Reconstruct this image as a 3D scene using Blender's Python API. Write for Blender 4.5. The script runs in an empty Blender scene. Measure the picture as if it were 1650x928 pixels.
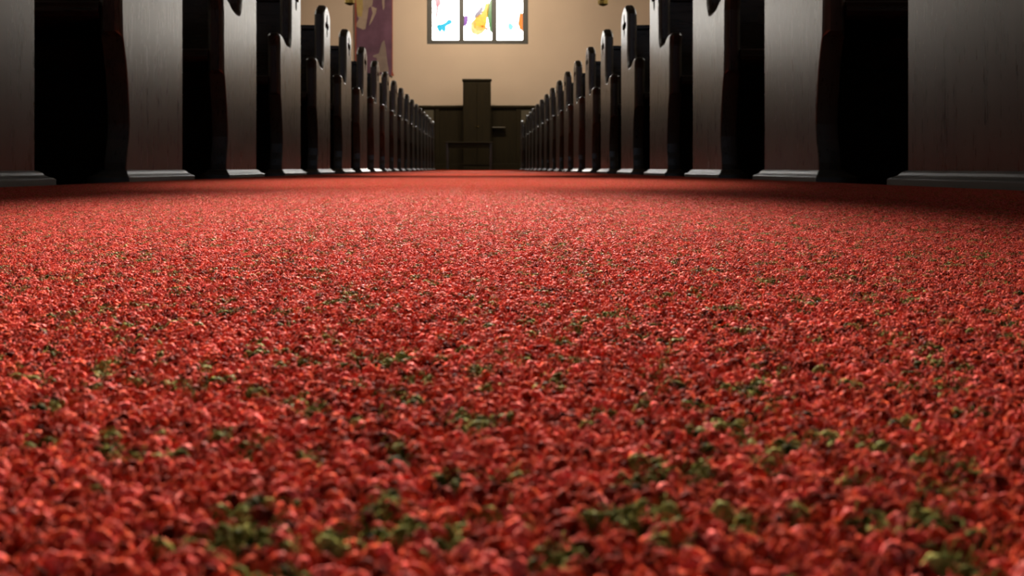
import bpy, bmesh, math, random
import numpy as np
from mathutils import Vector, Matrix
from mathutils.geometry import tessellate_polygon

S = bpy.context.scene
C = S.collection
PI = math.pi
random.seed(7)

# ------------------------------------------------------------------ camera, exposure, lights
F = 1412.0                    # focal length in photo pixels (1650 wide)
EYE = 0.0475                  # eye height above the wooden floor (pile top is at 0.0125)
cd = bpy.data.cameras.new('camera'); cam = bpy.data.objects.new('camera', cd); C.objects.link(cam)
cam.location = (0, 0, EYE); cam.rotation_euler = (PI/2, 0, 0)
cd.sensor_fit = 'HORIZONTAL'; cd.sensor_width = 36.0
cd.lens = 36.0*F/1650.0
cd.shift_x = (825-770)/1650.0
cd.shift_y = -(464-271)/1650.0
cd.clip_start = 0.004; cd.clip_end = 60
cd.dof.use_dof = True; cd.dof.focus_distance = 0.42; cd.dof.aperture_fstop = 36
S.camera = cam

S.view_settings.view_transform = 'Standard'
S.view_settings.look = 'None'
S.view_settings.exposure = 0.0
S.view_settings.gamma = 1.0
S.view_settings.use_curve_mapping = False
try:
    S.cycles.use_denoising = True
    S.cycles.sample_clamp_indirect = 6.0
    S.cycles.max_bounces = 8
except Exception:
    pass
w = bpy.data.worlds.new('world'); S.world = w; w.use_nodes = True
w.node_tree.nodes['Background'].inputs[0].default_value = (0.5, 0.55, 0.65, 1)
w.node_tree.nodes['Background'].inputs[1].default_value = 0.02

def area(name, loc, target, sx, sy, power, col):
    l = bpy.data.lights.new(name, 'AREA'); l.shape = 'RECTANGLE'; l.size = sx; l.size_y = sy
    l.energy = power; l.color = col
    o = bpy.data.objects.new(name, l); C.objects.link(o); o.location = loc
    o.rotation_euler = (Vector(target)-Vector(loc)).to_track_quat('-Z', 'Y').to_euler()
    return o

WINDOW_GLOW = 22.0            # stained glass, lit by the day outside
DAY = (1.0, 0.95, 0.84); WARM = (1.0, 0.84, 0.64)
for i, y in enumerate((4.6, 8.5, 12.5, 16.5)):        # daylight through the tall windows of both side walls
    area('daylight_right', (6.0, y, 3.4), (0, y, 1.2), 1.3, 2.8, 60, DAY)
    area('daylight_left', (-6.0, y, 3.4), (0, y, 1.2), 1.3, 2.8, 50, DAY)
area('added_pew_fill', (4.85, 21.9, 3.7), (3.0, 8, 1.0), 0.8, 2.2, 62, DAY)  # unseen area light added to brighten the left pews' aisle faces
area('added_pew_fill', (-4.95, 21.9, 3.7), (-3.0, 8, 1.0), 0.8, 2.2, 58, DAY)  # its mirror, added for the aisle faces of the right pews
area('daylight_altar', (0.15, -6.0, 3.6), (0, 6, 0.6), 0.8, 1.5, 55, (0.60, 0.75, 1.0))
def spot(name, loc, target, half_deg, power, col, soft=0.12):
    l = bpy.data.lights.new(name, 'SPOT'); l.energy = power; l.color = col; l.shadow_soft_size = soft
    l.spot_size = math.radians(2*half_deg); l.spot_blend = 1.0
    o = bpy.data.objects.new(name, l); C.objects.link(o); o.location = loc
    o.rotation_euler = (Vector(target)-Vector(loc)).to_track_quat('-Z', 'Y').to_euler()
    return o
# added spots without fixtures, shaping bright pools and falloff on the aisle carpet
SPOT = (1.0, 0.93, 0.84)
spot('added_aisle_spot', (-0.3, 12.0, 6.5), (-0.08, 0.76, 0), 1.85, 112000, SPOT)
spot('added_aisle_spot', (-0.3, 15.0, 6.6), (-0.08, 2.5, 0), 3.0, 34000, SPOT)
spot('added_aisle_spot', (-0.3, 21.0, 6.6), (-0.05, 7.5, 0), 3.8, 100000, SPOT)
spot('added_aisle_spot', (-0.2, -5.5, 6.4), (-0.05, 2.3, 0), 4.6, 10500, (1.0, 0.90, 0.95))
spot('added_aisle_spot', (-0.2, -5.5, 6.4), (-0.05, 5.0, 0), 3.7, 18000, (1.0, 0.90, 0.95))
spot('added_aisle_spot', (-0.2, -5.5, 6.4), (-0.05, 11.0, 0), 2.6, 50000, (1.0, 0.90, 0.95))
area('added_far_wall_fill', (0.0, 18.7, 5.2), (0, 22.0, 1.9), 1.4, 0.5, 170, WARM)  # added out of view to brighten the middle of the far wall

# ------------------------------------------------------------------ helpers
def tag(o, label=None, cat=None, group=None, kind=None):
    if label: o['label'] = label
    if cat: o['category'] = cat
    if group: o['group'] = group
    if kind: o['kind'] = kind
    return o

def empty(name, loc=(0, 0, 0)):
    o = bpy.data.objects.new(name, None); C.objects.link(o); o.location = loc
    o.empty_display_size = 0.1
    return o

def obj(name, bm, mat, parent=None, smooth=False):
    me = bpy.data.meshes.new(name)
    bmesh.ops.recalc_face_normals(bm, faces=bm.faces[:])
    bm.to_mesh(me); bm.free()
    if smooth:
        for p in me.polygons: p.use_smooth = True
    if mat: me.materials.append(mat)
    o = bpy.data.objects.new(name, me); C.objects.link(o)
    if parent: o.parent = parent
    return o

def add_box(bm, x0, x1, y0, y1, z0, z1, bev=0.0, seg=2):
    r = bmesh.ops.create_cube(bm, size=1.0)
    vs = r['verts']
    for v in vs:
        v.co = Vector(((x0+x1)/2+v.co.x*(x1-x0), (y0+y1)/2+v.co.y*(y1-y0), (z0+z1)/2+v.co.z*(z1-z0)))
    if bev > 0:
        es = list({e for v in vs for e in v.link_edges})
        bmesh.ops.bevel(bm, geom=es, offset=bev, segments=seg, profile=0.5, affect='EDGES')

def box(name, mat, parent, x0, x1, y0, y1, z0, z1, bev=0.0, seg=2):
    bm = bmesh.new(); add_box(bm, x0, x1, y0, y1, z0, z1, bev, seg)
    return obj(name, bm, mat, parent)

def add_prism(bm, pts, axis, a0, a1):
    """extrude a 2-D outline along an axis ('x': pts are y,z; 'y': pts are x,z)"""
    def mk(p, a): return (a, p[0], p[1]) if axis == 'x' else (p[0], a, p[1])
    A = [bm.verts.new(mk(p, a0)) for p in pts]; B = [bm.verts.new(mk(p, a1)) for p in pts]
    n = len(pts)
    f0 = bm.faces.new(A); f1 = bm.faces.new(list(reversed(B)))
    for i in range(n):
        bm.faces.new((A[i], B[i], B[(i+1) % n], A[(i+1) % n]))
    return A, B

def add_cyl(bm, c, r0, r1, z0, z1, n=20):
    A = [bm.verts.new((c[0]+r0*math.cos(2*PI*i/n), c[1]+r0*math.sin(2*PI*i/n), z0)) for i in range(n)]
    B = [bm.verts.new((c[0]+r1*math.cos(2*PI*i/n), c[1]+r1*math.sin(2*PI*i/n), z1)) for i in range(n)]
    bm.faces.new(A); bm.faces.new(B)
    for i in range(n): bm.faces.new((A[i], A[(i+1) % n], B[(i+1) % n], B[i]))

def add_lathe(bm, c, prof, n=24):
    rings = []
    for r, z in prof:
        rings.append([bm.verts.new((c[0]+r*math.cos(2*PI*i/n), c[1]+r*math.sin(2*PI*i/n), c[2]+z)) for i in range(n)])
    for a, b in zip(rings[:-1], rings[1:]):
        for i in range(n): bm.faces.new((a[i], a[(i+1) % n], b[(i+1) % n], b[i]))
    bm.faces.new(rings[0]); bm.faces.new(rings[-1])

# ------------------------------------------------------------------ materials
def new_mat(name):
    m = bpy.data.materials.new(name); m.use_nodes = True
    nt = m.node_tree; p = nt.nodes['Principled BSDF']
    return m, nt, p
def N(nt, t, **kw):
    n = nt.nodes.new(t)
    for k, v in kw.items(): setattr(n, k, v)
    return n
def ramp(nt, stops, interp='LINEAR'):
    r = N(nt, 'ShaderNodeValToRGB'); r.color_ramp.interpolation = interp
    e = r.color_ramp.elements
    while len(e) < len(stops): e.new(0.5)
    for el, (p, c) in zip(e, stops): el.position = p; el.color = (*c, 1)
    return r

def plain(name, col, rough=0.6, metal=0.0, vary=0.12, scale=6.0):
    m, nt, p = new_mat(name)
    tc = N(nt, 'ShaderNodeTexCoord'); no = N(nt, 'ShaderNodeTexNoise'); no.inputs['Scale'].default_value = scale
    no.inputs['Detail'].default_value = 5
    r = ramp(nt, [(0.3, tuple(c*(1-vary) for c in col)), (0.7, tuple(min(1, c*(1+vary)) for c in col))])
    nt.links.new(tc.outputs['Object'], no.inputs['Vector']); nt.links.new(no.outputs['Fac'], r.inputs['Fac'])
    nt.links.new(r.outputs['Color'], p.inputs['Base Color'])
    p.inputs['Roughness'].default_value = rough; p.inputs['Metallic'].default_value = metal
    return m

def wood(name, dark, light, stretch, rough=0.28, scale=1.0, spec=0.5):
    m, nt, p = new_mat(name)
    tc = N(nt, 'ShaderNodeTexCoord'); oi = N(nt, 'ShaderNodeObjectInfo')
    ad = N(nt, 'ShaderNodeVectorMath', operation='ADD')
    sc = N(nt, 'ShaderNodeVectorMath', operation='SCALE')
    sc.inputs[0].default_value = (13, 17, 19)
    nt.links.new(oi.outputs['Random'], sc.inputs['Scale'])
    nt.links.new(tc.outputs['Object'], ad.inputs[0]); nt.links.new(sc.outputs['Vector'], ad.inputs[1])
    mp = N(nt, 'ShaderNodeMapping'); mp.inputs['Scale'].default_value = tuple(s*scale for s in stretch)
    nt.links.new(ad.outputs['Vector'], mp.inputs['Vector'])
    n1 = N(nt, 'ShaderNodeTexNoise'); n1.inputs['Scale'].default_value = 5; n1.inputs['Detail'].default_value = 4
    n1.inputs['Roughness'].default_value = 0.5; n1.inputs['Distortion'].default_value = 0.0
    n2 = N(nt, 'ShaderNodeTexNoise'); n2.inputs['Scale'].default_value = 34; n2.inputs['Detail'].default_value = 6
    nt.links.new(mp.outputs['Vector'], n1.inputs['Vector']); nt.links.new(mp.outputs['Vector'], n2.inputs['Vector'])
    r = ramp(nt, [(0.2, dark), (0.8, light)])
    nt.links.new(n1.outputs['Fac'], r.inputs['Fac']); nt.links.new(r.outputs['Color'], p.inputs['Base Color'])
    rr = N(nt, 'ShaderNodeMapRange'); rr.inputs['From Min'].default_value = 0.3; rr.inputs['From Max'].default_value = 0.7
    rr.inputs['To Min'].default_value = rough-0.03; rr.inputs['To Max'].default_value = rough+0.05
    mm = N(nt, 'ShaderNodeMix', data_type='FLOAT'); mm.inputs['Factor'].default_value = 0.6
    nt.links.new(n1.outputs['Fac'], mm.inputs['A']); nt.links.new(n2.outputs['Fac'], mm.inputs['B'])
    nt.links.new(mm.outputs['Result'], rr.inputs['Value']); nt.links.new(rr.outputs['Result'], p.inputs['Roughness'])
    b = N(nt, 'ShaderNodeBump'); b.inputs['Strength'].default_value = 0.012; b.inputs['Distance'].default_value = 0.002
    nt.links.new(n2.outputs['Fac'], b.inputs['Height']); nt.links.new(b.outputs['Normal'], p.inputs['Normal'])
    p.inputs['Specular IOR Level'].default_value = spec
    return m

M_PEW = wood('dark_stained_oak', (0.016, 0.0108, 0.006), (0.033, 0.0225, 0.0115), (9, 9, 0.55))
M_PEWX = wood('dark_stained_oak_long_grain', (0.010, 0.0065, 0.0045), (0.028, 0.018, 0.012), (0.5, 9, 9))
M_PLINTH = wood('scuffed_plinth_oak', (0.016, 0.012, 0.008), (0.04, 0.032, 0.022), (9, 0.7, 9), rough=0.42, spec=0.5)
M_SCREEN = wood('screen_oak', (0.012, 0.008, 0.002), (0.022, 0.015, 0.004), (6, 6, 0.5), rough=0.68, spec=0.15)
M_SCREENP = wood('screen_panel_oak', (0.055, 0.045, 0.022), (0.075, 0.06, 0.03), (6, 6, 0.5), rough=0.55)
M_BRASS = plain('aged_brass', (0.32, 0.22, 0.06), 0.35, 1.0)
M_IRON = plain('dark_iron', (0.03, 0.028, 0.025), 0.5, 0.8)
M_FRAME = plain('window_frame_bronze', (0.05, 0.045, 0.035), 0.5)
M_PALE = plain('pale_painted_wood', (0.12, 0.10, 0.07), 0.5)

def wall_mat(name, col):
    m, nt, p = new_mat(name)
    tc = N(nt, 'ShaderNodeTexCoord')
    n1 = N(nt, 'ShaderNodeTexNoise'); n1.inputs['Scale'].default_value = 0.7; n1.inputs['Detail'].default_value = 4
    n2 = N(nt, 'ShaderNodeTexNoise'); n2.inputs['Scale'].default_value = 60; n2.inputs['Detail'].default_value = 4
    nt.links.new(tc.outputs['Object'], n1.inputs['Vector']); nt.links.new(tc.outputs['Object'], n2.inputs['Vector'])
    r = ramp(nt, [(0.3, tuple(c*0.95 for c in col)), (0.7, tuple(c*1.05 for c in col))])
    nt.links.new(n1.outputs['Fac'], r.inputs['Fac']); nt.links.new(r.outputs['Color'], p.inputs['Base Color'])
    b = N(nt, 'ShaderNodeBump'); b.inputs['Strength'].default_value = 0.15; b.inputs['Distance'].default_value = 0.003
    nt.links.new(n2.outputs['Fac'], b.inputs['Height']); nt.links.new(b.outputs['Normal'], p.inputs['Normal'])
    p.inputs['Roughness'].default_value = 0.85
    return m
M_WALL = wall_mat('tan_plaster', (0.55, 0.42, 0.31))
M_CEIL = wall_mat('ceiling_boards', (0.07, 0.045, 0.03))

def floor_mat():
    m, nt, p = new_mat('dark_floor_boards')
    tc = N(nt, 'ShaderNodeTexCoord'); br = N(nt, 'ShaderNodeTexBrick')
    br.inputs['Scale'].default_value = 1.0; br.inputs['Brick Width'].default_value = 1.4; br.inputs['Row Height'].default_value = 0.09
    br.inputs['Mortar Size'].default_value = 0.002
    br.inputs['Color1'].default_value = (0.020, 0.012, 0.007, 1); br.inputs['Color2'].default_value = (0.028, 0.017, 0.010, 1)
    br.inputs['Mortar'].default_value = (0.004, 0.003, 0.002, 1)
    nt.links.new(tc.outputs['Object'], br.inputs['Vector']); nt.links.new(br.outputs['Color'], p.inputs['Base Color'])
    p.inputs['Roughness'].default_value = 0.5
    return m
M_FLOOR = floor_mat()

def carpet_mat():
    m, nt, p = new_mat('red_flecked_carpet_pile')
    at = N(nt, 'ShaderNodeAttribute', attribute_name='tuft_center')
    vt = N(nt, 'ShaderNodeVectorTransform', vector_type='POINT', convert_from='OBJECT', convert_to='WORLD')
    nt.links.new(at.outputs['Vector'], vt.inputs['Vector'])
    wn = N(nt, 'ShaderNodeTexWhiteNoise', noise_dimensions='3D')
    nt.links.new(vt.outputs['Vector'], wn.inputs['Vector'])
    reds = ramp(nt, [(0.20, (0.030, 0.0035, 0.0012)), (0.38, (0.12, 0.010, 0.003)), (0.49, (0.37, 0.037, 0.012)),  # yarn reds; darkest stops also put shaded gaps between tufts into the colour
                     (0.58, (0.57, 0.080, 0.026)), (0.67, (0.55, 0.066, 0.056)), (0.82, (0.56, 0.145, 0.12))])
    gp = N(nt, 'ShaderNodeNewGeometry')
    bn = N(nt, 'ShaderNodeTexNoise'); bn.inputs['Scale'].default_value = 470; bn.inputs['Detail'].default_value = 4; bn.inputs['Roughness'].default_value = .6
    st = N(nt, 'ShaderNodeMapping'); st.inputs['Scale'].default_value = (.55, 1.25, 1)
    nt.links.new(gp.outputs['Position'], st.inputs['Vector']); nt.links.new(st.outputs['Vector'], bn.inputs['Vector'])
    bm_ = N(nt, 'ShaderNodeMapRange'); bm_.inputs['From Min'].default_value = .28; bm_.inputs['From Max'].default_value = .72
    nt.links.new(bn.outputs['Fac'], bm_.inputs['Value'])
    mixv = N(nt, 'ShaderNodeMix', data_type='FLOAT'); mixv.inputs['Factor'].default_value = .5
    nt.links.new(wn.outputs['Value'], mixv.inputs['A']); nt.links.new(bm_.outputs['Result'], mixv.inputs['B'])
    nt.links.new(mixv.outputs['Result'], reds.inputs['Fac'])
    # green flecks: clumps of a few tufts
    vo = N(nt, 'ShaderNodeTexVoronoi'); vo.inputs['Scale'].default_value = 1/0.0036; vo.inputs['Randomness'].default_value = 1.0
    nt.links.new(vt.outputs['Vector'], vo.inputs['Vector'])
    sx = N(nt, 'ShaderNodeSeparateColor'); nt.links.new(vo.outputs['Color'], sx.inputs['Color'])
    gt = N(nt, 'ShaderNodeMath', operation='LESS_THAN'); gt.inputs[1].default_value = 0.12
    nt.links.new(sx.outputs['Red'], gt.inputs[0])
    greens = ramp(nt, [(0.2, (0.010, 0.017, 0.003)), (0.5, (0.075, 0.082, 0.012)), (0.85, (0.24, 0.23, 0.06))])
    nt.links.new(mixv.outputs['Result'], greens.inputs['Fac'])
    mx = N(nt, 'ShaderNodeMix', data_type='RGBA')
    nt.links.new(gt.outputs['Value'], mx.inputs['Factor'])
    nt.links.new(reds.outputs['Color'], mx.inputs['A']); nt.links.new(greens.outputs['Color'], mx.inputs['B'])
    # yarn fibres
    tc = N(nt, 'ShaderNodeNewGeometry')
    fn = N(nt, 'ShaderNodeTexNoise'); fn.inputs['Scale'].default_value = 2200; fn.inputs['Detail'].default_value = 3
    nt.links.new(tc.outputs['Position'], fn.inputs['Vector'])
    fr = ramp(nt, [(0.3, (0.62, 0.62, 0.62)), (0.7, (1.3, 1.3, 1.3))])
    nt.links.new(fn.outputs['Fac'], fr.inputs['Fac'])
    mu = N(nt, 'ShaderNodeMix', data_type='RGBA', blend_type='MULTIPLY'); mu.inputs['Factor'].default_value = 1.0
    nt.links.new(mx.outputs['Result'], mu.inputs['A']); nt.links.new(fr.outputs['Color'], mu.inputs['B'])
    nt.links.new(mu.outputs['Result'], p.inputs['Base Color'])
    b = N(nt, 'ShaderNodeBump'); b.inputs['Strength'].default_value = 0.35; b.inputs['Distance'].default_value = 0.0003
    nt.links.new(fn.outputs['Fac'], b.inputs['Height']); nt.links.new(b.outputs['Normal'], p.inputs['Normal'])
    p.inputs['Roughness'].default_value = 0.55
    p.inputs['Specular IOR Level'].default_value = 0.006
    p.inputs['Specular Tint'].default_value = (1.0, 0.45, 0.40, 1)
    p.inputs['Sheen Weight'].default_value = 0.075; p.inputs['Sheen Roughness'].default_value = 0.4
    p.inputs['Sheen Tint'].default_value = (1.0, 0.27, 0.24, 1)
    return m
M_PILE = carpet_mat()
M_BACKING = plain('carpet_backing', (0.10, 0.012, 0.008), 0.95, scale=80)

def glow(name, col, strength, vary=0.0, scale=8.0):
    m, nt, p = new_mat(name)
    p.inputs['Base Color'].default_value = (*[c*0.5 for c in col], 1); p.inputs['Roughness'].default_value = 0.3
    tc = N(nt, 'ShaderNodeTexCoord'); no = N(nt, 'ShaderNodeTexNoise'); no.inputs['Scale'].default_value = scale
    r = ramp(nt, [(0.35, tuple(c*(1-vary) for c in col)), (0.65, col)])
    nt.links.new(tc.outputs['Object'], no.inputs['Vector']); nt.links.new(no.outputs['Fac'], r.inputs['Fac'])
    nt.links.new(r.outputs['Color'], p.inputs['Emission Color'])
    p.inputs['Emission Strength'].default_value = strength
    return m

# ------------------------------------------------------------------ the room
XW, Y0, Y1, H = 6.2, -7.0, 22.0, 7.2
W_L, W_R = 0.91, 0.883
def struct(name, bm, mat):
    o = obj(name, bm, mat); o['kind'] = 'structure'; return o
bm = bmesh.new(); add_box(bm, -XW, XW, Y0, Y1, -0.2, 0.0); struct('floor', bm, M_FLOOR)
bm = bmesh.new(); add_box(bm, -XW, XW, Y0, Y1, H, H+0.2); struct('ceiling', bm, M_CEIL)
bm = bmesh.new(); add_box(bm, -XW-0.2, -XW, Y0, Y1, 0, H); struct('wall_left', bm, M_WALL)
bm = bmesh.new(); add_box(bm, XW, XW+0.2, Y0, Y1, 0, H); struct('wall_right', bm, M_WALL)
bm = bmesh.new(); add_box(bm, -XW, XW, Y0-0.2, Y0, 0, H); struct('wall_front', bm, M_WALL)

# photo pixel -> point on the plane y = Y
def px(x, Y): return (x-770)*Y/F
def pz(y, Y): return EYE + (271-y)*Y/F
WX0, WX1 = px(688, 22), px(851, 22); WZ0 = pz(71, 22); WZ1 = WZ0+3.4
bm = bmesh.new()                                        # far wall with the window opening cut out of it
add_box(bm, -XW, WX0, Y1, Y1+0.3, 0, H); add_box(bm, WX1, XW, Y1, Y1+0.3, 0, H)
add_box(bm, WX0, WX1, Y1, Y1+0.3, 0, WZ0); add_box(bm, WX0, WX1, Y1, Y1+0.3, WZ1, H)
struct('wall_back', bm, M_WALL)

# ------------------------------------------------------------------ stained glass window
win = empty('window_1', ((WX0+WX1)/2, Y1, WZ0)); win['kind'] = 'structure'
tag(win, 'tall stained glass window of three lights high on the far wall', 'window')
cx = (WX0+WX1)/2
yf = 0.02
def lx(x): return px(x, 22)-cx
fw = 0.135
bm = bmesh.new()
wl, wr, hh = WX0-cx, WX1-cx, WZ1-WZ0
add_box(bm, wl, wl+fw, yf, yf+0.14, 0, hh, 0.012); add_box(bm, wr-fw, wr, yf, yf+0.14, 0, hh, 0.012)
add_box(bm, wl+fw-.01, wr-fw+.01, yf, yf+0.14, 0, fw*0.8, 0.012); add_box(bm, wl+fw-.01, wr-fw+.01, yf, yf+0.14, hh-fw, hh, 0.012)
obj('window_frame', bm, M_FRAME, win)
mul = (lx(743.5), lx(796.5))
for c in mul: box('mullion', M_FRAME, win, c-0.065, c+0.065, yf+0.01, yf+0.12, 0.08, hh-fw+.01, 0.012)
M_WHITE = glow('white_glass', (1.0, 0.985, 0.95), WINDOW_GLOW, 0.12, 3.0)
GL = {n: glow(n+'_glass', c, s, 0.35, 14.0) for n, c, s in (
    ('cyan', (0.02, 0.42, 0.62), 1.3), ('amber', (0.95, 0.48, 0.02), 1.0), ('peach', (1.0, 0.60, 0.25), 1.1), ('purple', (0.22, 0.06, 0.42), 1.0),
    ('green', (0.05, 0.22, 0.06), 0.9), ('orange', (0.95, 0.22, 0.03), 1.0), ('slate', (0.22, 0.20, 0.32), 0.9), ('rose', (0.85, 0.35, 0.40), 1.1),
    ('sky', (0.25, 0.72, 0.95), 1.2), ('grey', (0.62, 0.62, 0.66), 1.2), ('rust', (0.5, 0.12, 0.04), 0.8))}
edges = [(wl+fw-.02, mul[0]-.04), (mul[0]+.04, mul[1]-.04), (mul[1]+.04, wr-fw+.02)]
panes = [box('glass_pane', M_WHITE, win, a, b, yf+0.07, yf+0.078, 0.07, hh-fw+.02) for a, b in edges]
# coloured pieces, outlines in metres relative to the window's lower middle
def piece(pane, col, pts):
    mx_ = sum(p[0] for p in pts)/len(pts); my_ = sum(p[1] for p in pts)/len(pts)
    pts = [(mx_+(x-mx_)*1.32, my_+(y-my_)*1.32) for x, y in pts]
    q = [(lx(680+x/9.167), pz(y/9.167, 22)-WZ0) for x, y in pts]
    bm = bmesh.new(); add_prism(bm, q, 'y', yf+0.058, yf+0.07)
    o = obj('coloured_glass', bm, GL[col], panes[pane]); return o
piece(0, 'cyan', [(240, 360), (300, 355), (340, 335), (375, 300), (410, 310), (420, 340), (385, 365), (345, 385), (345, 420), (330, 460), (300, 425), (280, 455), (255, 430), (240, 395)])
piece(0, 'rose', [(195, -10), (262, -10), (268, 50), (240, 80), (205, 70)])
piece(0, 'rose', [(212, 85), (240, 100), (232, 180), (222, 300), (205, 340), (200, 220)])
piece(0, 'rust', [(105, 330), (140, 340), (145, 395), (108, 400)])
piece(0, 'slate', [(105, 110), (140, 120), (142, 220), (105, 230)])
piece(0, 'grey', [(455, 60), (480, 40), (490, 110), (478, 180), (462, 160)])
piece(1, 'purple', [(612, 255), (645, 235), (680, 250), (665, 330), (640, 365), (614, 345)])
piece(1, 'slate', [(905, 80), (880, 170), (840, 225), (790, 240), (785, 205), (830, 150), (870, 105)])
piece(1, 'amber', [(925, 90), (965, 90), (960, 200), (945, 260), (935, 345), (900, 390), (850, 400), (800, 375), (790, 300), (820, 240), (880, 210), (905, 160)])
piece(1, 'peach', [(790, 300), (800, 375), (850, 400), (925, 395), (900, 440), (870, 470), (820, 490), (760, 470), (740, 420), (745, 350)])
piece(1, 'green', [(1000, 60), (1040, -10), (1060, 40), (1035, 400), (1005, 400), (990, 300), (970, 180)])
piece(1, 'rust', [(880, 380), (910, 375), (975, 415), (960, 435), (905, 405)])
piece(2, 'sky', [(1285, 340), (1320, 345), (1345, 380), (1330, 425), (1295, 430), (1278, 390)])
piece(2, 'cyan', [(1385, 240), (1405, 235), (1410, 320), (1390, 330)])
piece(2, 'orange', [(1450, 215), (1510, 225), (1520, 410), (1490, 430), (1450, 400), (1430, 340), (1440, 270)])
piece(2, 'grey', [(1290, 30), (1330, 40), (1335, 75), (1300, 80)])
piece(2, 'grey', [(1130, 100), (1165, 100), (1170, 150), (1135, 155)])
piece(2, 'grey', [(1260, 190), (1310, 200), (1330, 240), (1290, 230)])
# the upper half, above the photo's edge, carries on in the same way
for pane, col, x0, z0, s in ((0, 'cyan', -1.0, 1.5, .2), (0, 'amber', -.9, 2.3, .22), (1, 'rose', -.1, 1.6, .25), (1, 'sky', .05, 2.4, .24), (2, 'purple', .7, 1.5, .2), (2, 'green', .8, 2.3, .22)):
    bm = bmesh.new(); add_prism(bm, [(x0+s*math.cos(a)*(1+.25*math.sin(3*a)), z0+1.3*s*math.sin(a)) for a in [i*PI/5 for i in range(10)]], 'y', yf+.058, yf+.07)
    obj('coloured_glass', bm, GL[col], panes[pane])

# ------------------------------------------------------------------ dark panelled screen under the window, tall cabinet, low table, shelf
sy = 21.55
scr = empty('panelled_screen', (0, sy, 0))
tag(scr, 'long dark panelled wood screen along the foot of the far wall', 'screen')
zt = pz(170, sy)
box('board_panel', M_SCREEN, scr, -6.1, 6.1, 0.03, 0.07, 0.12, zt-0.06)
box('cap_rail', M_SCREEN, scr, -6.1, 6.1, -0.03, 0.12, zt-0.06, zt, 0.012)
box('base_rail', M_SCREEN, scr, -6.1, 6.1, 0.0, 0.10, 0.0, 0.16, 0.01)
for i in range(13):
    x = -6.0+i
    box('stile', M_SCREEN, scr, x-0.05, x+0.05, 0.0, 0.10, 0.16, zt-0.06, 0.006)
for a, b in ((-1.33, -1.09), (1.06, 1.30)):
    box('pale_panel', M_SCREENP, scr, a, b, 0.018, 0.031, zt-0.42, zt-0.10, 0.004)

ky = 21.15
cab = empty('tall_cabinet', (px(768.5, ky), ky, 0))
tag(cab, 'tall narrow dark wooden cabinet in front of the middle of the screen', 'cabinet')
hw = (px(791, ky)-px(746, ky))/2; ct = pz(127, ky)
box('carcass', M_SCREEN, cab, -hw, hw, 0.03, 0.32, 0.08, ct-0.05, 0.006)
box('cornice', M_SCREEN, cab, -hw-0.02, hw+0.02, 0.0, 0.33, ct-0.05, ct, 0.014)
box('base', M_SCREEN, cab, -hw-0.01, hw+0.01, 0.015, 0.325, 0, 0.09, 0.01)
for s in (-1, 1):
    d = box('door', M_SCREEN, cab, min(s*0.006, s*(hw-0.02)), max(s*0.006, s*(hw-0.02)), 0.008, 0.03, 0.12, ct-0.09, 0.008)
    bm = bmesh.new(); bmesh.ops.create_uvsphere(bm, u_segments=12, v_segments=8, radius=0.014, matrix=Matrix.Translation((s*0.03, -0.004, 1.05)))
    obj('knob', bm, M_BRASS, d, True)

ty = 20.45
tb = empty('low_table', (px(756, ty), ty, 0))
tag(tb, 'low dark wooden table at the end of the aisle before the tall cabinet', 'table')
tw = px(792, ty)-px(756, ty); th = pz(229, ty)
box('tabletop', M_SCREEN, tb, -tw-0.03, tw+0.03, -0.23, 0.23, th-0.03, th, 0.006)
box('apron', M_SCREEN, tb, -tw+0.02, tw-0.02, -0.17, 0.17, th-0.13, th-0.03)
for sx_ in (-1, 1):
    for s2 in (-1, 1):
        box('leg', M_PEW, tb, sx_*(tw-0.02)-0.025, sx_*(tw-0.02)+0.025, s2*0.17-0.025, s2*0.17+0.025, 0, th-0.03, 0.004)
box('shelf_board', M_SCREEN, tb, -tw+0.04, tw-0.04, -0.15, 0.15, 0.15, 0.17)

shx = (px(793, 21.45), px(814, 21.45)); shz = pz(205, 21.45)
sh = empty('wall_shelf', ((shx[0]+shx[1])/2, 21.55, shz))
tag(sh, 'small narrow shelf fixed to the screen just right of the tall cabinet', 'shelf')
box('board', M_PALE, sh, -(shx[1]-shx[0])/2, (shx[1]-shx[0])/2, -0.12, 0.0, -0.012, 0.012, 0.003)
for s in (-1, 1):
    bm = bmesh.new(); add_prism(bm, [(-0.10, -0.012), (0.0, -0.012), (0.0, -0.11), (-0.02, -0.10)], 'x', s*0.11-0.008, s*0.11+0.008)
    obj('bracket', bm, M_SCREEN, sh)

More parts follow.
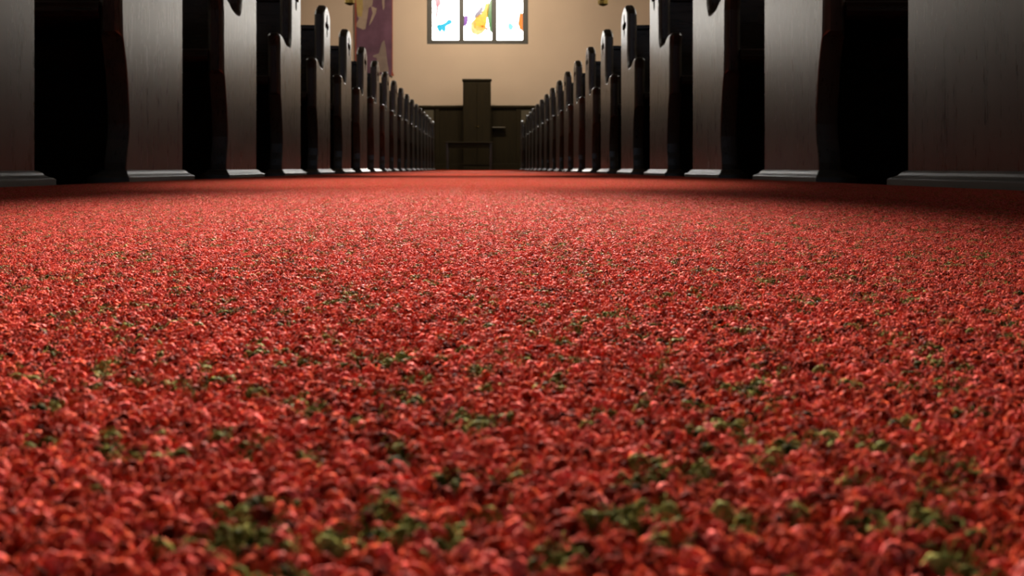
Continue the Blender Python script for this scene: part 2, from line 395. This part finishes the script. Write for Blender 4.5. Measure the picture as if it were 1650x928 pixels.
# ------------------------------------------------------------------ purple banner
by = Y1-0.05
bl, brr = px(573, by), px(633, by); bz0 = pz(121, by); bz1 = bz0+2.55
ban = empty('banner', ((bl+brr)/2, by, bz0))
tag(ban, 'long purple cloth banner with beige and gold shapes left of the window', 'banner')
M_PURPLE = plain('purple_cloth', (0.105, 0.045, 0.072), 0.9, vary=0.3, scale=2.2)
M_BEIGE = plain('beige_cloth', (0.29, 0.21, 0.155), 0.9, vary=0.15, scale=5)
M_GOLD = plain('gold_cloth', (0.32, 0.22, 0.07), 0.8, vary=0.2, scale=5)
M_REDTRIM = plain('red_trim', (0.28, 0.055, 0.03), 0.85)
bw = (brr-bl)/2; bh = bz1-bz0
def fold(x, z): return 0.010*math.sin(9*x+1.5*z)+0.006*math.sin(17*x)
def cloth(name, mat, pts, y_off, parent, th=0.003):
    """a flat outline in banner coordinates, triangulated finely enough to follow the folds"""
    bm = bmesh.new()
    vs = [bm.verts.new((p[0], 0, p[1])) for p in pts]; bm.faces.new(vs)
    x0, x1 = min(p[0] for p in pts), max(p[0] for p in pts)
    n = 24
    for i in range(1, n):
        g = bm.verts[:]+bm.edges[:]+bm.faces[:]
        bmesh.ops.bisect_plane(bm, geom=g, plane_co=(x0+(x1-x0)*i/n, 0, 0), plane_no=(1, 0, 0))
    z0, z1 = min(p[1] for p in pts), max(p[1] for p in pts)
    for i in range(1, 10):
        g = bm.verts[:]+bm.edges[:]+bm.faces[:]
        bmesh.ops.bisect_plane(bm, geom=g, plane_co=(0, 0, z0+(z1-z0)*i/10), plane_no=(0, 0, 1))
    for v in bm.verts: v.co.y = fold(v.co.x, v.co.z)+y_off
    r = bmesh.ops.extrude_face_region(bm, geom=bm.faces[:])
    for e in r['geom']:
        if isinstance(e, bmesh.types.BMVert): e.co.y += th
    return obj(name, bm, mat, parent, False)
cl_ = cloth('cloth', M_PURPLE, [(-bw, 0.05), (bw-0.02, 0.0), (bw, bh), (-bw, bh)], 0.0, ban)
def bpt(x, y):     # pixels of the 15.47x crop at (550, 0)
    return (px(550+x/15.47, by)-(bl+brr)/2, pz(y/15.47, by)-bz0)
def appl(name, mat, pts, off=-0.0045):
    return cloth(name, mat, [bpt(*p) for p in pts], off, cl_)
appl('beige_shape', M_BEIGE, [(410, -900), (560, -860), (740, -500), (790, 0), (770, 130), (680, 200), (650, 440), (600, 720), (540, 740), (370, 660), (370, 600), (440, 470), (400, 400), (380, 120), (360, -300)])
appl('gold_shape', M_GOLD, [(400, 400), (375, 120), (360, -380), (450, -420), (530, -60), (540, 220), (510, 420)], -0.008)
appl('beige_shape', M_BEIGE, [(740, 150), (880, 210), (860, 330), (770, 520), (690, 640), (720, 520), (780, 330)])
appl('beige_shape', M_BEIGE, [(1010, -700), (1090, -600), (1075, 200), (1045, 260), (1020, 80)])
appl('grey_shape', plain('grey_cloth', (0.20, 0.145, 0.12), 0.9), [(930, 1330), (1010, 1060), (1075, 1000), (1110, 1200), (1140, 1500), (1190, 1800), (900, 1800), (880, 1440), (790, 1420), (790, 1380)])
cloth('red_trim', M_REDTRIM, [(-bw-.012, 0.05), (-bw+.02, 0.05), (-bw+.02, bh), (-bw-.012, bh)], -0.006, cl_)
cloth('red_trim', M_REDTRIM, [(bw-.045, -.02), (bw+.03, -.02), (bw-.005, .09), (bw-.003, bh), (bw-.02, bh), (bw-.025, .10)], -0.006, cl_)
bm = bmesh.new(); r = bmesh.ops.create_cone(bm, cap_ends=True, segments=14, radius1=0.016, radius2=0.016, depth=2*bw+0.14, matrix=Matrix.Translation((0, 0.02, bh+0.005)) @ Matrix.Rotation(PI/2, 4, 'Y'))
obj('rod', bm, M_BRASS, ban, True)

# ------------------------------------------------------------------ hanging lanterns
M_LGLASS = glow('lantern_glass', (1.0, 0.72, 0.36), 2.2, 0.2)
def lantern(loc, label):
    L = empty('pendant_lantern', loc); tag(L, label, 'lantern', 'lanterns hanging in the nave')
    z = 0.0
    bm = bmesh.new(); add_lathe(bm, (0, 0, 0), [(0.015, 0.0), (0.05, 0.012), (0.082, 0.03), (0.088, 0.075), (0.082, 0.085), (0.078, 0.10)], 8); obj('base', bm, M_BRASS, L)
    bm = bmesh.new(); add_lathe(bm, (0, 0, 0.10), [(0.070, 0.0), (0.072, 0.26)], 8); obj('glass', bm, M_LGLASS, L)
    for i in range(8):
        a = 2*PI*i/8
        bm = bmesh.new(); add_cyl(bm, (0.077*math.cos(a), 0.077*math.sin(a)), 0.006, 0.006, 0.09, 0.37, 8); obj('bar', bm, M_BRASS, L)
    bm = bmesh.new(); add_lathe(bm, (0, 0, 0.36), [(0.088, 0.0), (0.092, 0.03), (0.05, 0.09), (0.02, 0.13), (0.02, 0.16)], 8); obj('cap', bm, M_BRASS, L)
    bm = bmesh.new(); add_cyl(bm, (0, 0), 0.005, 0.005, 0.50, H-loc[2]-0.02, 8); obj('chain', bm, M_IRON, L)
    bm = bmesh.new(); add_cyl(bm, (0, 0), 0.06, 0.04, H-loc[2]-0.03, H-loc[2], 16); obj('ceiling_rose', bm, M_BRASS, L)
    return L
LY = 14.0
lantern((px(563.5, LY), LY, pz(8.5, LY)), 'brass lantern hanging left of the aisle beside the purple banner')
lantern((px(972, LY), LY, pz(10, LY)), 'brass lantern hanging right of the aisle beside the stained glass window')

# ------------------------------------------------------------------ pews
FZ = 0.0125        # pile height: outlines below were measured from the pile top
TH = 0.058
NEAR = [(-.432, -.0005), (-.430, .05), (-.424, .08), (-.415, .11), (-.410, .15), (-.413, .20), (-.420, .25), (-.432, .31), (-.444, .352), (-.452, .372),
        (-.466, .386), (-.470, .45), (-.472, .60), (-.478, .630), (-.482, .645), (-.476, .656), (-.460, .660), (-.435, .660), (-.410, .657),
        (-.385, .650), (-.362, .640), (-.335, .632), (-.300, .627), (-.272, .627), (-.252, .632), (-.240, .645), (-.233, .668), (-.229, .70),
        (-.226, .80), (-.225, .90), (-.224, .948)]
TOP = [(-.205, .976), (-.172, .998), (-.135, 1.014), (-.085, 1.014), (-.045, .998), (-.015, .976), (0.0, .948)]
OUT = NEAR + TOP + [(0.0, .60), (0.0, .372), (0.0, -.0005)]
def end_panel_mesh(s):
    """end panel, aisle face at x = 0, thickness outward (s = -1 left, +1 right)"""
    bm = bmesh.new()
    pts = [Vector((y, z+FZ)) for y, z in OUT]; n = len(pts)
    inn = []                              # inward direction at every outline point
    for i in range(n):
        d0 = (pts[i]-pts[i-1]).normalized(); d1 = (pts[(i+1) % n]-pts[i]).normalized()
        t = d0+d1; t.normalize()
        nrm = Vector((t.y, -t.x)); k = 1/max(.6, nrm.dot(Vector((d0.y, -d0.x))))
        inn.append(nrm*k)
    def wide(i):                          # the chamfer stops above the shaped foot and at the back edge
        y, z = OUT[i]
        if y > -1e-4: return 0.15
        return 1.0 if z > .38 else 0.13
    rings = []
    steps = [(0.0, .015), (.004, .0085), (.0085, .004), (.015, 0.0)]
    lay = steps+[(TH-x, d) for x, d in reversed(steps)]
    for x, d in lay:
        rings.append([bm.verts.new((s*(TH/2+(x-TH/2)*1.0) if wide(i) == 1.0 else s*(x if x in (0.0, TH) else (x*.13 if x < TH/2 else TH-(TH-x)*.13)),
                                    *(pts[i]+inn[i]*d*wide(i)))) for i in range(n)])
    for A, B in zip(rings[:-1], rings[1:]):
        for i in range(n): bm.faces.new((A[i], A[(i+1) % n], B[(i+1) % n], B[i]))
    bm.faces.new(rings[0]); bm.faces.new(rings[-1])
    bmesh.ops.recalc_face_normals(bm, faces=bm.faces[:])
    me = bpy.data.meshes.new('end_panel'); bm.to_mesh(me); bm.free()
    # pierced four-lobed cross
    cb = bmesh.new(); q = []
    for i in range(48):
        a = 2*PI*i/48
        r = 0.027+0.040*abs(math.cos(2*a))**1.6
        q.append((-.112+r*math.cos(a)*0.92, .892+FZ+r*math.sin(a)*1.05))
    add_prism(cb, q, 'x', -0.05, 0.05); 
    for v in cb.verts: v.co.x += s*TH/2
    bmesh.ops.recalc_face_normals(cb, faces=cb.faces[:])
    cm = bpy.data.meshes.new('cut'); cb.to_mesh(cm); cb.free()
    o = bpy.data.objects.new('end_panel', me); c = bpy.data.objects.new('cut', cm)
    C.objects.link(o); C.objects.link(c)
    md = o.modifiers.new('b', 'BOOLEAN'); md.object = c; md.operation = 'DIFFERENCE'; md.solver = 'EXACT'
    dg = bpy.context.evaluated_depsgraph_get()
    me2 = bpy.data.meshes.new_from_object(o.evaluated_get(dg))
    bpy.data.objects.remove(o); bpy.data.objects.remove(c); bpy.data.meshes.remove(cm); bpy.data.meshes.remove(me)
    me2.name = 'end_panel'
    me2.materials.clear(); me2.materials.append(M_PEW)
    return me2

def plinth_bm(s):
    bm = bmesh.new()
    # stacked outlines: (spread past the panel faces, z)
    prof = [(0.024, 0.0), (0.024, 0.024), (0.021, 0.027), (0.016, 0.029), (0.011, 0.033), (0.008, 0.038), (0.004, 0.0415), (0.001, 0.0425)]
    rings = []
    for d, z in prof:
        ey = d*1.7
        xs = (-s*d, s*(TH+d)); ys = (-.432-ey, ey)
        rings.append([bm.verts.new((xs[0], ys[0], z)), bm.verts.new((xs[1], ys[0], z)), bm.verts.new((xs[1], ys[1], z)), bm.verts.new((xs[0], ys[1], z))])
    for a, b in zip(rings[:-1], rings[1:]):
        for i in range(4): bm.faces.new((a[i], a[(i+1) % 4], b[(i+1) % 4], b[i]))
    bm.faces.new(rings[0]); bm.faces.new(rings[-1])
    return bm

def make_pew(s):
    root = empty('pew')
    me = end_panel_mesh(s)
    LEN = 4.45
    p1 = bpy.data.objects.new('end_panel', me); C.objects.link(p1); p1.parent = root
    obj('plinth', plinth_bm(s), M_PLINTH, p1)
    p2 = bpy.data.objects.new('end_panel', me); C.objects.link(p2); p2.parent = root; p2.location = (s*LEN, 0, 0)
    obj('plinth', plinth_bm(s), M_PLINTH, p2)
    xa, xb = sorted((s*(TH-.002), s*(LEN+.002)))
    bm = bmesh.new()                     # seat plank, rounded nose, slightly dished
    seat = [(-.470, .447), (-.473, .435), (-.468, .424), (-.455, .419), (-.10, .413), (-.10, .452), (-.20, .449), (-.33, .453), (-.43, .464), (-.455, .464), (-.466, .458)]
    add_prism(bm, [(y, z+FZ) for y, z in seat], 'x', xa, xb); obj('seat', bm, M_PEWX, root)
    bm = bmesh.new()                     # leaning backrest board
    back = [(-.125, .43), (-.098, .33), (-.075, .33), (-.025, .885), (-.052, .885), (-.085, .62)]
    add_prism(bm, [(y, z+FZ) for y, z in back], 'x', xa, xb); obj('backrest', bm, M_PEWX, root)
    bm = bmesh.new(); add_box(bm, xa, xb, -.070, -.045, .0, .36); obj('back_skirt', bm, M_PEWX, root)
    bm = bmesh.new(); add_box(bm, xa, xb, -.068, -.010, .878+FZ, .908+FZ, .008); obj('top_rail', bm, M_PEWX, root)
    for k in (1, 2):
        bm = bmesh.new(); x = s*LEN*k/3
        add_prism(bm, [(-.40, 0), (-.07, 0), (-.072, .34+FZ), (-.10, .416+FZ), (-.43, .421+FZ), (-.415, .30)], 'x', x-.02, x+.02)
        obj('seat_support', bm, M_PEW, root)
    return root

def copy_tree(o, parent=None):
    c = o.copy(); C.objects.link(c)
    if parent: c.parent = parent
    for ch in list(o.children): copy_tree(ch, c)
    return c
ORD = ['nearest', 'second', 'third', 'fourth', 'fifth', 'sixth', 'seventh', 'eighth', 'ninth', 'tenth', 'eleventh', 'twelfth', 'thirteenth',
       'fourteenth', 'fifteenth', 'sixteenth', 'seventeenth', 'eighteenth', 'nineteenth']
def row(s, ks, side, wx):
    proto = make_pew(s)
    n = len(ks)
    for i, k in enumerate(ks):
        r = proto if i == 0 else copy_tree(proto)
        r.location = (s*wx, 1.8+0.9*k, 0)
        if i == 0: lab = 'nearest dark wooden pew on the %s of the aisle, cut off by the photo edge' % side
        elif i == n-1: lab = 'farthest dark wooden pew on the %s of the aisle' % side
        else: lab = '%s dark wooden pew from the near end of the row %s of the aisle' % (ORD[i], side)
        tag(r, lab, 'pew', 'pews %s of the aisle' % side)
row(-1, list(range(18))+[18.35], 'left', W_L)
row(1, list(range(17))+[18.1], 'right', W_R)

# ------------------------------------------------------------------ carpet
CX0, CX1 = -(W_L-0.0245), W_R-0.0245
T = (CX1-CX0)/12
CY0, NR = -0.6, 140
bm = bmesh.new(); add_box(bm, CX0, CX1, CY0, CY0+NR*T, 0.0, 0.0075)
car = obj('aisle_carpet', bm, M_BACKING)
tag(car, 'red flecked carpet running the whole length of the aisle between the pews', 'carpet')

rng = np.random.default_rng(3)
n = 94; pitch = T/n
gx, gy = np.meshgrid((np.arange(n)+.5)*pitch-T/2, (np.arange(n)+.5)*pitch-T/2)
K = n*n
gx = gx.ravel()+rng.uniform(-.33, .33, K)*pitch; gy = gy.ravel()+rng.uniform(-.33, .33, K)*pitch
SEG = 10
prof = np.array([(1.0, 0.0), (0.95, 0.42), (0.76, 0.72), (0.42, 0.93)]); R_ = len(prof)
ang = np.arange(SEG)*2*PI/SEG
rad = pitch*rng.uniform(.55, .85, K); hgt = 0.0033*rng.uniform(.62, 1.12, K)
el = rng.uniform(0.35, .75, K); ea = rng.normal(0, .45, K)
lean = rng.normal(0, .28, (K, 2))*pitch*1.5
V = np.zeros((K, R_*SEG+1, 3))
twist = rng.uniform(0, 2*PI, K)
for r_, (pr, pzz) in enumerate(prof):
    lob = 1+0.12*np.cos(3*(ang[None, :]+twist[:, None])+2.0*pzz)+el[:, None]*np.cos(2*(ang[None, :]-ea[:, None]))+rng.normal(0, .10, (K, SEG))
    V[:, r_*SEG:(r_+1)*SEG, 0] = gx[:, None]+lean[:, :1]*pzz+rad[:, None]*pr*lob*np.cos(ang)[None, :]
    V[:, r_*SEG:(r_+1)*SEG, 1] = gy[:, None]+lean[:, 1:]*pzz+rad[:, None]*pr*lob*np.sin(ang)[None, :]
    V[:, r_*SEG:(r_+1)*SEG, 2] = 0.0085+hgt[:, None]*(pzz+rng.normal(0, .045, (K, SEG))*(1 if r_ else 0))
V[:, -1, 0] = gx+lean[:, 0]; V[:, -1, 1] = gy+lean[:, 1]; V[:, -1, 2] = 0.0085+hgt*1.0
quads = []
for r_ in range(R_-1):
    for i in range(SEG):
        quads.append((r_*SEG+i, r_*SEG+(i+1) % SEG, (r_+1)*SEG+(i+1) % SEG, (r_+1)*SEG+i))
quads = np.array(quads); tris = np.array([((R_-1)*SEG+i, (R_-1)*SEG+(i+1) % SEG, R_*SEG) for i in range(SEG)])
base = (np.arange(K)*(R_*SEG+1))
Q = (quads[None]+base[:, None, None]).reshape(-1, 4); Tt = (tris[None]+base[:, None, None]).reshape(-1, 3)
centers = np.repeat(np.stack([gx, gy, np.zeros(K)], 1)[:, None], R_*SEG+1, 1).reshape(-1, 3)
VV = V.reshape(-1, 3)
# stray fibres lying over the tufts
NF = 13000; fv = []; fq = []; fc = []
for i in range(NF):
    x, y = rng.uniform(-T/2, T/2, 2); a = rng.normal(0, .7); L = rng.uniform(.0008, .0030); z = 0.0113+rng.uniform(0, .0007)
    b0 = len(VV)+len(fv); nseg = 4; cv = rng.normal(0, 1.0)
    for j in range(nseg+1):
        t = j/nseg; aa = a+cv*t
        cx_, cy_, cz_ = x+L*t*math.cos(aa), y+L*t*math.sin(aa), z+.0012*math.sin(PI*t)-.0006
        for k in range(3):
            ph = 2*PI*k/3; rr = .00007
            fv.append((cx_-math.sin(aa)*rr*math.cos(ph), cy_+math.cos(aa)*rr*math.cos(ph), cz_+rr*math.sin(ph))); fc.append((x, y, 0))
    for j in range(nseg):
        for k in range(3): fq.append((b0+j*3+k, b0+j*3+(k+1) % 3, b0+(j+1)*3+(k+1) % 3, b0+(j+1)*3+k))
VV = np.concatenate([VV, np.array(fv)]); centers = np.concatenate([centers, np.array(fc)]); Q = np.concatenate([Q, np.array(fq)])
me = bpy.data.meshes.new('pile')
me.vertices.add(len(VV)); me.vertices.foreach_set('co', VV.ravel().astype(np.float32))
nl = Q.size+Tt.size; me.loops.add(nl)
me.loops.foreach_set('vertex_index', np.concatenate([Q.ravel(), Tt.ravel()]).astype(np.int32))
npoly = len(Q)+len(Tt); me.polygons.add(npoly)
me.polygons.foreach_set('loop_start', np.concatenate([np.arange(len(Q))*4, len(Q)*4+np.arange(len(Tt))*3]).astype(np.int32))
me.update(calc_edges=True)
me.polygons.foreach_set('use_smooth', np.ones(npoly, dtype=bool))
at = me.attributes.new('tuft_center', 'FLOAT_VECTOR', 'POINT'); at.data.foreach_set('vector', centers.ravel().astype(np.float32))
me.materials.append(M_PILE); me.validate()
pile = bpy.data.objects.new('pile', me); C.objects.link(pile); pile.parent = car; pile['kind'] = 'stuff'
pile['label'] = 'red cut pile with dark green flecks'

ng = bpy.data.node_groups.new('carpet_tiles', 'GeometryNodeTree')
ng.interface.new_socket('Geometry', in_out='INPUT', socket_type='NodeSocketGeometry')
ng.interface.new_socket('Geometry', in_out='OUTPUT', socket_type='NodeSocketGeometry')
gi = ng.nodes.new('NodeGroupInput'); go = ng.nodes.new('NodeGroupOutput')
gr = ng.nodes.new('GeometryNodeMeshGrid')
gr.inputs['Size X'].default_value = T*11; gr.inputs['Size Y'].default_value = T*(NR-1)
gr.inputs['Vertices X'].default_value = 12; gr.inputs['Vertices Y'].default_value = NR
sp = ng.nodes.new('GeometryNodeSetPosition')
nz = ng.nodes.new('ShaderNodeTexNoise'); nz.inputs['Scale'].default_value = 1.6; nz.inputs['Detail'].default_value = 1
mr = ng.nodes.new('ShaderNodeMapRange'); mr.inputs['From Min'].default_value = 0.3; mr.inputs['From Max'].default_value = 0.7
mr.inputs['To Min'].default_value = -0.0001; mr.inputs['To Max'].default_value = 0.0004
cb = ng.nodes.new('ShaderNodeCombineXYZ')
ng.links.new(nz.outputs['Fac'], mr.inputs['Value']); ng.links.new(mr.outputs['Result'], cb.inputs['Z'])
cb.inputs['X'].default_value = (CX0+CX1)/2; cb.inputs['Y'].default_value = CY0+NR*T/2
ng.links.new(gr.outputs['Mesh'], sp.inputs['Geometry']); ng.links.new(cb.outputs['Vector'], sp.inputs['Offset'])
ip = ng.nodes.new('GeometryNodeInstanceOnPoints')
rv = ng.nodes.new('FunctionNodeRandomValue'); rv.data_type = 'INT'
rv.inputs[4].default_value = 0; rv.inputs[5].default_value = 0
ml = ng.nodes.new('ShaderNodeMath'); ml.operation = 'MULTIPLY'; ml.inputs[1].default_value = PI
ng.links.new(rv.outputs[2], ml.inputs[0])
c2 = ng.nodes.new('ShaderNodeCombineXYZ'); ng.links.new(ml.outputs['Value'], c2.inputs['Z'])
ng.links.new(sp.outputs['Geometry'], ip.inputs['Points']); ng.links.new(gi.outputs[0], ip.inputs['Instance'])
ng.links.new(c2.outputs['Vector'], ip.inputs['Rotation'])
ng.links.new(ip.outputs['Instances'], go.inputs[0])
md = pile.modifiers.new('tiles', 'NODES'); md.node_group = ng
